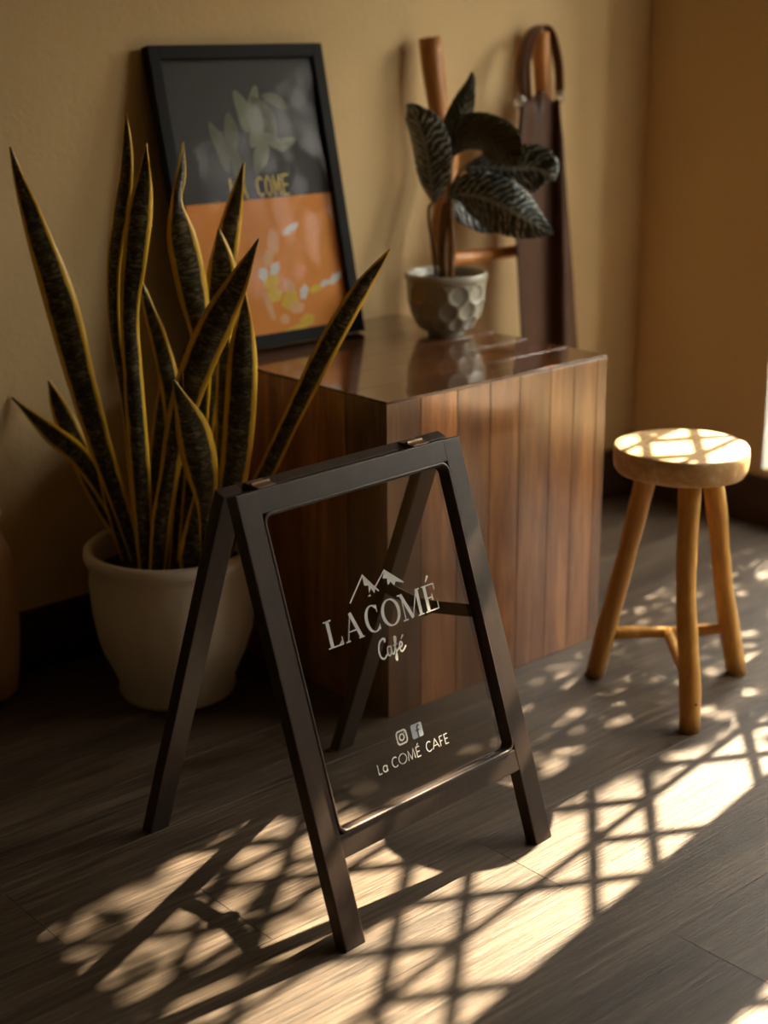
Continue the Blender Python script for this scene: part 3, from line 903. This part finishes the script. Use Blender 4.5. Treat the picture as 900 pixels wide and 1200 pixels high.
s_tr, t_tr = px_pic(391, 226)
t_or = (ot1 + t_tr) / 2
orange = mk('orange_field', pic_box(FB, PWD - FB, FB, t_or, -0.0119, -0.0116), M['poster_orange'], pic)
def blob(name, pts, mat, c, parent):
    bm = B()
    bm.faces.new([bm.verts.new(pq(s, t_, c)) for s, t_ in pts])
    bmesh.ops.recalc_face_normals(bm, faces=bm.faces)
    o = mk(name, bm, mat, parent)
    return o
def ell(px, py, rx, ry, an, mat, c, name, parent, lob=0, amp=0.0, n=22):
    s, t_ = px_pic(px, py)
    k = 0.00190
    pts = []
    for i in range(n):
        a = 2 * math.pi * i / n
        r = 1 + amp * math.sin(lob * a)
        x, y_ = rx * k * r * math.cos(a), ry * k * r * math.sin(a)
        ca, sa_ = math.cos(math.radians(an)), math.sin(math.radians(an))
        pts.append((s + x * ca - y_ * sa_, t_ + x * sa_ + y_ * ca))
    blob(name, pts, mat, c, parent)
cc = -0.0114
rr_ = random.Random(3)
for (x, y_, rx, ry, an, m_) in ((296, 118, 15, 6, 60, 'poster_sage'), (284, 130, 20, 8, 100, 'poster_sage'), (310, 135, 22, 9, 120, 'poster_moss'), (300, 150, 20, 8, 70, 'poster_sage'),
                                (270, 160, 22, 8, 80, 'poster_moss'), (258, 172, 24, 7, 105, 'poster_moss'), (306, 172, 18, 8, 95, 'poster_sage'), (318, 165, 16, 6, 150, 'poster_sage'),
                                (334, 168, 13, 5, 10, 'poster_sage'), (322, 118, 16, 6, 155, 'poster_moss'), (276, 190, 18, 6, 95, 'poster_moss'), (302, 190, 12, 6, 80, 'poster_sage')):
    ell(x, y_, rx, ry, an, M[m_], cc, 'leaf_shape', pic, 3, 0.12); cc += 0.00002  # grey-green leaf outlines over the charcoal field
cc = -0.0114
for (x, y_, rx, ry, an, m_) in ((340, 268, 11, 3.6, 22, 'poster_white'), (320, 284, 13, 7, 80, 'poster_pink'), (314, 304, 9, 6, 70, 'poster_pink'), (322, 315, 8, 5, 40, 'poster_white'),
                                (309, 322, 7, 6, 100, 'poster_white'), (318, 330, 10, 6, 20, 'poster_yellow'), (322, 346, 9, 7, 0, 'poster_yellow'), (340, 338, 7, 9, 20, 'poster_pink'),
                                (340, 352, 11, 8, 30, 'poster_yellow'), (348, 360, 9, 6, 0, 'poster_pink'), (360, 375, 9, 6, 10, 'poster_yellow'), (334, 374, 6, 5, 0, 'poster_pink'),
                                (356, 342, 8, 5, 60, 'poster_white'), (370, 338, 9, 3.4, 12, 'poster_yellow'), (380, 332, 6, 3, 20, 'poster_white'), (392, 326, 10, 4, 28, 'poster_white'),
                                (316, 360, 4, 14, 12, 'poster_pink'), (348, 384, 16, 3, 8, 'poster_yellow')):
    ell(x, y_, rx, ry, an, M[m_], cc, 'printed_flower', pic, 5, 0.10); cc += 0.00002
ts0, tt1 = px_pic(267, 212); ts1, tt0 = px_pic(341, 228)
tb0, tb1 = t_or + 0.004, t_or + 0.040
GW = 0.0042
def pstroke(pts):
    for p, q in zip(pts, pts[1:]):
        p, q = V(p), V(q)
        d = (q - p).normalized(); n_ = V((-d.y, d.x)) * GW / 2
        p -= d * GW * 0.3; q += d * GW * 0.3
        bm.faces.new([bm.verts.new(pq(v.x, v.y, -0.0112)) for v in (p - n_, q - n_, q + n_, p + n_)])
PG = {'L': [[(.15, 0), (.15, 1)], [(.15, 0), (.85, 0)]], 'A': [[(.05, 0), (.5, 1), (.95, 0)], [(.25, .35), (.75, .35)]], 'C': [[(.9, .85), (.6, 1), (.2, .8), (.12, .5), (.2, .2), (.6, 0), (.9, .15)]],
      'O': [[(.5, 1), (.15, .75), (.12, .25), (.5, 0), (.88, .25), (.85, .75), (.5, 1)]], 'M': [[(.08, 0), (.1, 1), (.5, .25), (.9, 1), (.92, 0)]], 'E': [[(.85, 1), (.15, 1), (.15, 0), (.85, 0)], [(.15, .5), (.75, .5)]]}
adv = (ts1 - ts0) / 7.0
for i, ch in enumerate('LA COME'):
    if ch == ' ': continue
    bm = B()
    for st in PG[ch]:
        pstroke([(ts0 + adv * (i + 0.08 + 0.84 * u), tb0 + (tb1 - tb0) * v) for u, v in st])
    mk('printed_letter', bm, M['poster_gold'], pic)

mk('glazing', pic_box(FB - 0.003, PWD - FB + 0.003, FB - 0.003, PH - FB + 0.003, -0.0095, -0.0075), M['glass_matt'], pic)

# ------------------------------------------------------------------ pole ladder against the wall
LN = V((0, 1.105, -0.135)).normalized()
L0 = V((0, 0.560, 1.105))
def lp(px, py, off=0.0):
    return on_plane(px, py, L0 - LN * off, LN)
M['pole'] = wood('orange_pole_wood', [(0.3, (0.34, 0.125, 0.025)), (0.7, (0.68, 0.30, 0.07))], (30, 30, 3), 0.5, 0.2, 0.1, 0.15)
ladder = empty('pole_ladder', (0.27, 0.45, 0))
tag(ladder, 'rustic wooden pole ladder leaning on the wall behind the cube', 'ladder')
def rail(px_pts, foot, r):
    pw = [lp(x, y_) for x, y_ in px_pts]
    pw += [pw[-1] + (foot - pw[-1]) * 0.5, foot]
    c_ = catmull(pw, 30)
    bm = B(); add_tube(bm, c_, [r * (1 + 0.04 * math.sin(k * 0.9)) for k in range(30)], 14, wob=0.03)
    for v in bm.verts:
        if v.co.z < 0.012: v.co.z = 0.0
    mk('rail', bm, M['pole'], ladder, smooth=True)
    return c_
r1 = rail([(503, 44), (511, 108), (518, 153), (525, 185), (523, 215), (519, 250), (517, 300)], V((0.10, 0.428, 0.0)), 0.0215)
r2 = rail([(633, 38), (636, 90), (640, 160), (643, 230), (646, 300)], V((0.47, 0.428, 0.0)), 0.0195)
for (a, b_) in (((517, 306), (646, 288)),):
    bm = B(); p, q = lp(*a), lp(*b_)
    add_tube(bm, [p + (q - p) * k / 8 for k in range(9)], [0.0135 + 0.0008 * math.sin(k) for k in range(9)], 12)
    mk('rung', bm, M['pole'], ladder, smooth=True)
bm = B(); p, q = V((0.105, 0.459, 0.26)), V((0.465, 0.459, 0.27))
add_tube(bm, [p + (q - p) * k / 8 for k in range(9)], 0.0135, 12)
mk('rung', bm, M['pole'], ladder, smooth=True)

# ------------------------------------------------------------------ leather apron hung over the ladder
M['leather'] = plain('brown_leather', (0.058, 0.022, 0.008), 0.65, 0, 0.3, 18, 0.15, 0.1)
M['leather'].node_tree.nodes['Principled BSDF'].inputs['Specular IOR Level'].default_value = 0.25
M['strap'] = plain('tan_leather_strap', (0.13, 0.050, 0.018), 0.5, 0, 0.2, 30)
ap0 = lp(634, 115, 0.03)
apron = empty('leather_apron', (ap0.x, ap0.y, 0.45))
tag(apron, 'dark brown leather apron hanging by its strap from the ladder rail', 'apron')
rowsY = [(112, 611, 655), (135, 609, 657), (165, 606, 660), (200, 603, 662), (240, 603, 665), (280, 605, 668), (320, 607, 671), (360, 609, 673), (400, 611, 676), (450, 613, 678), (520, 612, 680), (580, 610, 680)]
bm = B()
grid2 = []
NA = 22
for i, (y_, xl, xr) in enumerate(rowsY):
    r_ = []
    for k in range(NA + 1):
        s = k / NA
        dep = 0.044 + 0.015 * math.sin(s * 7.5 + 0.22 * i) * min(1, 0.35 + i * 0.12) + 0.006 * math.sin(s * 13 + i * 0.45)
        yy = y_ + (6 * math.sin(s * 9) if i == 0 else 0)
        r_.append(bm.verts.new(lp(xl + (xr - xl) * s, yy, dep)))
    grid2.append(r_)
for a, b_ in zip(grid2, grid2[1:]):
    for k in range(NA):
        bm.faces.new((a[k], a[k + 1], b_[k + 1], b_[k]))
bmesh.ops.recalc_face_normals(bm, faces=bm.faces)
mk('apron_panel', bm, M['leather'], apron, smooth=True, solid=0.003)
def ribbon(pts, w, mat, name):
    c_ = catmull([lp(x, y_, o) for x, y_, o in pts], 30)
    bm = B()
    prev = None
    for i, p in enumerate(c_):
        tg = (c_[min(i + 1, 29)] - c_[max(i - 1, 0)]).normalized()
        sd = V((0, 1, 0)) - tg * tg.y
        sd.normalize()
        a, b_ = bm.verts.new(p - sd * w / 2), bm.verts.new(p + sd * w / 2)
        if prev: bm.faces.new((prev[0], prev[1], b_, a))
        prev = (a, b_)
    return mk(name, bm, mat, apron, smooth=True, solid=0.003)
ribbon([(613, 116, .034), (610, 92, .03), (612, 66, .022), (620, 42, .01), (632, 30, .0), (644, 36, .01), (651, 58, .022), (655, 82, .03), (656, 112, .034)], 0.024, M['strap'], 'neck_strap')
ribbon([(621, 118, .042), (619, 96, .038), (619, 70, .03), (625, 46, .02), (633, 33, .012)], 0.014, M['strap'], 'neck_strap')
for (x, y_) in ((608, 119), (656, 114)):
    bm = B(); c0 = lp(x, y_, 0.046)
    add_tube(bm, [c0 + CR * (0.009 * math.cos(2 * math.pi * k / 16)) + V((0, 0, 1)) * (0.013 * math.sin(2 * math.pi * k / 16)) for k in range(17)], 0.0022, 8, cap=False)
    mk('clasp', bm, M['steel'], apron, smooth=True)

# ------------------------------------------------------------------ jar at the wall by the snake plant
JC = on_z(-16, 812); JC = V((JC.x, JC.y, 0))
M['jar'] = plain('tan_clay', (0.62, 0.38, 0.21), 0.45, 0, 0.15, 14)
bm = B()
add_lathe(bm, JC, [(0, 0), (0.05, 0), (0.056, 0.006), (0.062, 0.05), (0.068, 0.12), (0.069, 0.2), (0.062, 0.26), (0.050, 0.295), (0.046, 0.31), (0.052, 0.325), (0.053, 0.333), (0.046, 0.334), (0.042, 0.31), (0.04, 0.25), (0, 0.25)], 48)
tag(mk('clay_jar', bm, M['jar'], smooth=True, origin=JC), 'tan clay jar standing at the wall beside the snake plant', 'jar')

# ------------------------------------------------------------------ garden outside the windows
M['hedge'] = plain('hedge_leaf', (0.045, 0.075, 0.022), 0.55, 0, 0.5, 5)
M['wall_added'] = plain('added_dark_wall', (0.09, 0.075, 0.05), 0.9, 0, 0.3, 3)  # dark tone picked to dim the reflections in the glass
M['paving'] = plain('lawn', (0.03, 0.04, 0.014), 0.9, 0, 0.2, 4)
bm = B(); add_box(bm, XW + TH + 0.002, XW + 9, YF - 4, YW + 4, -0.12, -0.02)
setting(mk('ground_outside', bm, M['paving']))
bm = B(); add_box(bm, XW + 4.2, XW + 4.4, YF - 4, YW + 4, -0.02, 2.3)  # added unseen wall: hides the low bright sky from the glass reflections
setting(mk('wall_added_dark', bm, M['wall_added']))
rh = random.Random(11)
def shrub(name, label, clumps, n, size):
    """clumps: (x, y, z, rx, ry, rz, weight)"""
    bm = B()
    tot = sum(c[6] for c in clumps)
    for (cx, cy, cz, rx, ry, rz, wt) in clumps:
        for _ in range(int(n * wt / tot)):
            while True:
                a = V((rh.uniform(-1, 1), rh.uniform(-1, 1), rh.uniform(-1, 1)))
                if a.length < 1: break
            p = V((cx + a.x * rx, cy + a.y * ry, cz + a.z * rz))
            d = V((rh.gauss(0, 1), rh.gauss(0, 1), rh.gauss(0, 1))).normalized()
            e = d.cross(V((rh.gauss(0, 1), rh.gauss(0, 1), rh.gauss(0, 1)))).normalized()
            l, w = size * rh.uniform(0.7, 1.3), size * rh.uniform(0.35, 0.5)
            bm.faces.new([bm.verts.new(q) for q in (p - d * l, p - d * l * 0.2 + e * w, p + d * l * 0.4 + e * w * 0.8, p + d * l, p + d * l * 0.4 - e * w * 0.8, p - d * l * 0.2 - e * w)])
    o = mk(name, bm, M['hedge'])
    tag(o, label, 'hedge', kind='stuff')
    return o
DX = 1.25                                        # the shrubs stand this far outside the wall
def out(w, z):
    return XW + DX, w + DX * 0.1655, z + DX * 0.728
cl = []
for (w, z, ry, rz, wt) in ((0.02, 0.50, .30, .55, 4.6), (0.06, 1.0, .12, .16, .55), (-0.30, 0.35, .16, .35, .9), (0.33, 0.75, .2, .55, 1.6), (-0.16, 0.80, .10, .2, .35), (0.14, 1.10, .10, .14, .6), (0.06, 1.44, .16, .16, .30)):
    x, y_, zz = out(w, z)
    cl.append((x, y_, zz, 0.14, ry, rz, wt))
x, y_, zz = out(0, 0)
cl.append((x, 0.25, 0.45, 0.2, .6, .55, 2.0))
shrub('garden_shrub', 'leafy green shrub standing outside the lattice window', cl, 2900, 0.036)
cl = []
for k in range(9):
    cl.append((XW + 1.7 + 0.3 * rh.random(), -0.75 - 0.35 * k, 0.55 + 0.1 * rh.random(), 0.3, .3, .65 + .1 * rh.random(), 1))
shrub('garden_hedge', 'row of leafy green hedge standing outside the wider windows', cl, 3000, 0.05)
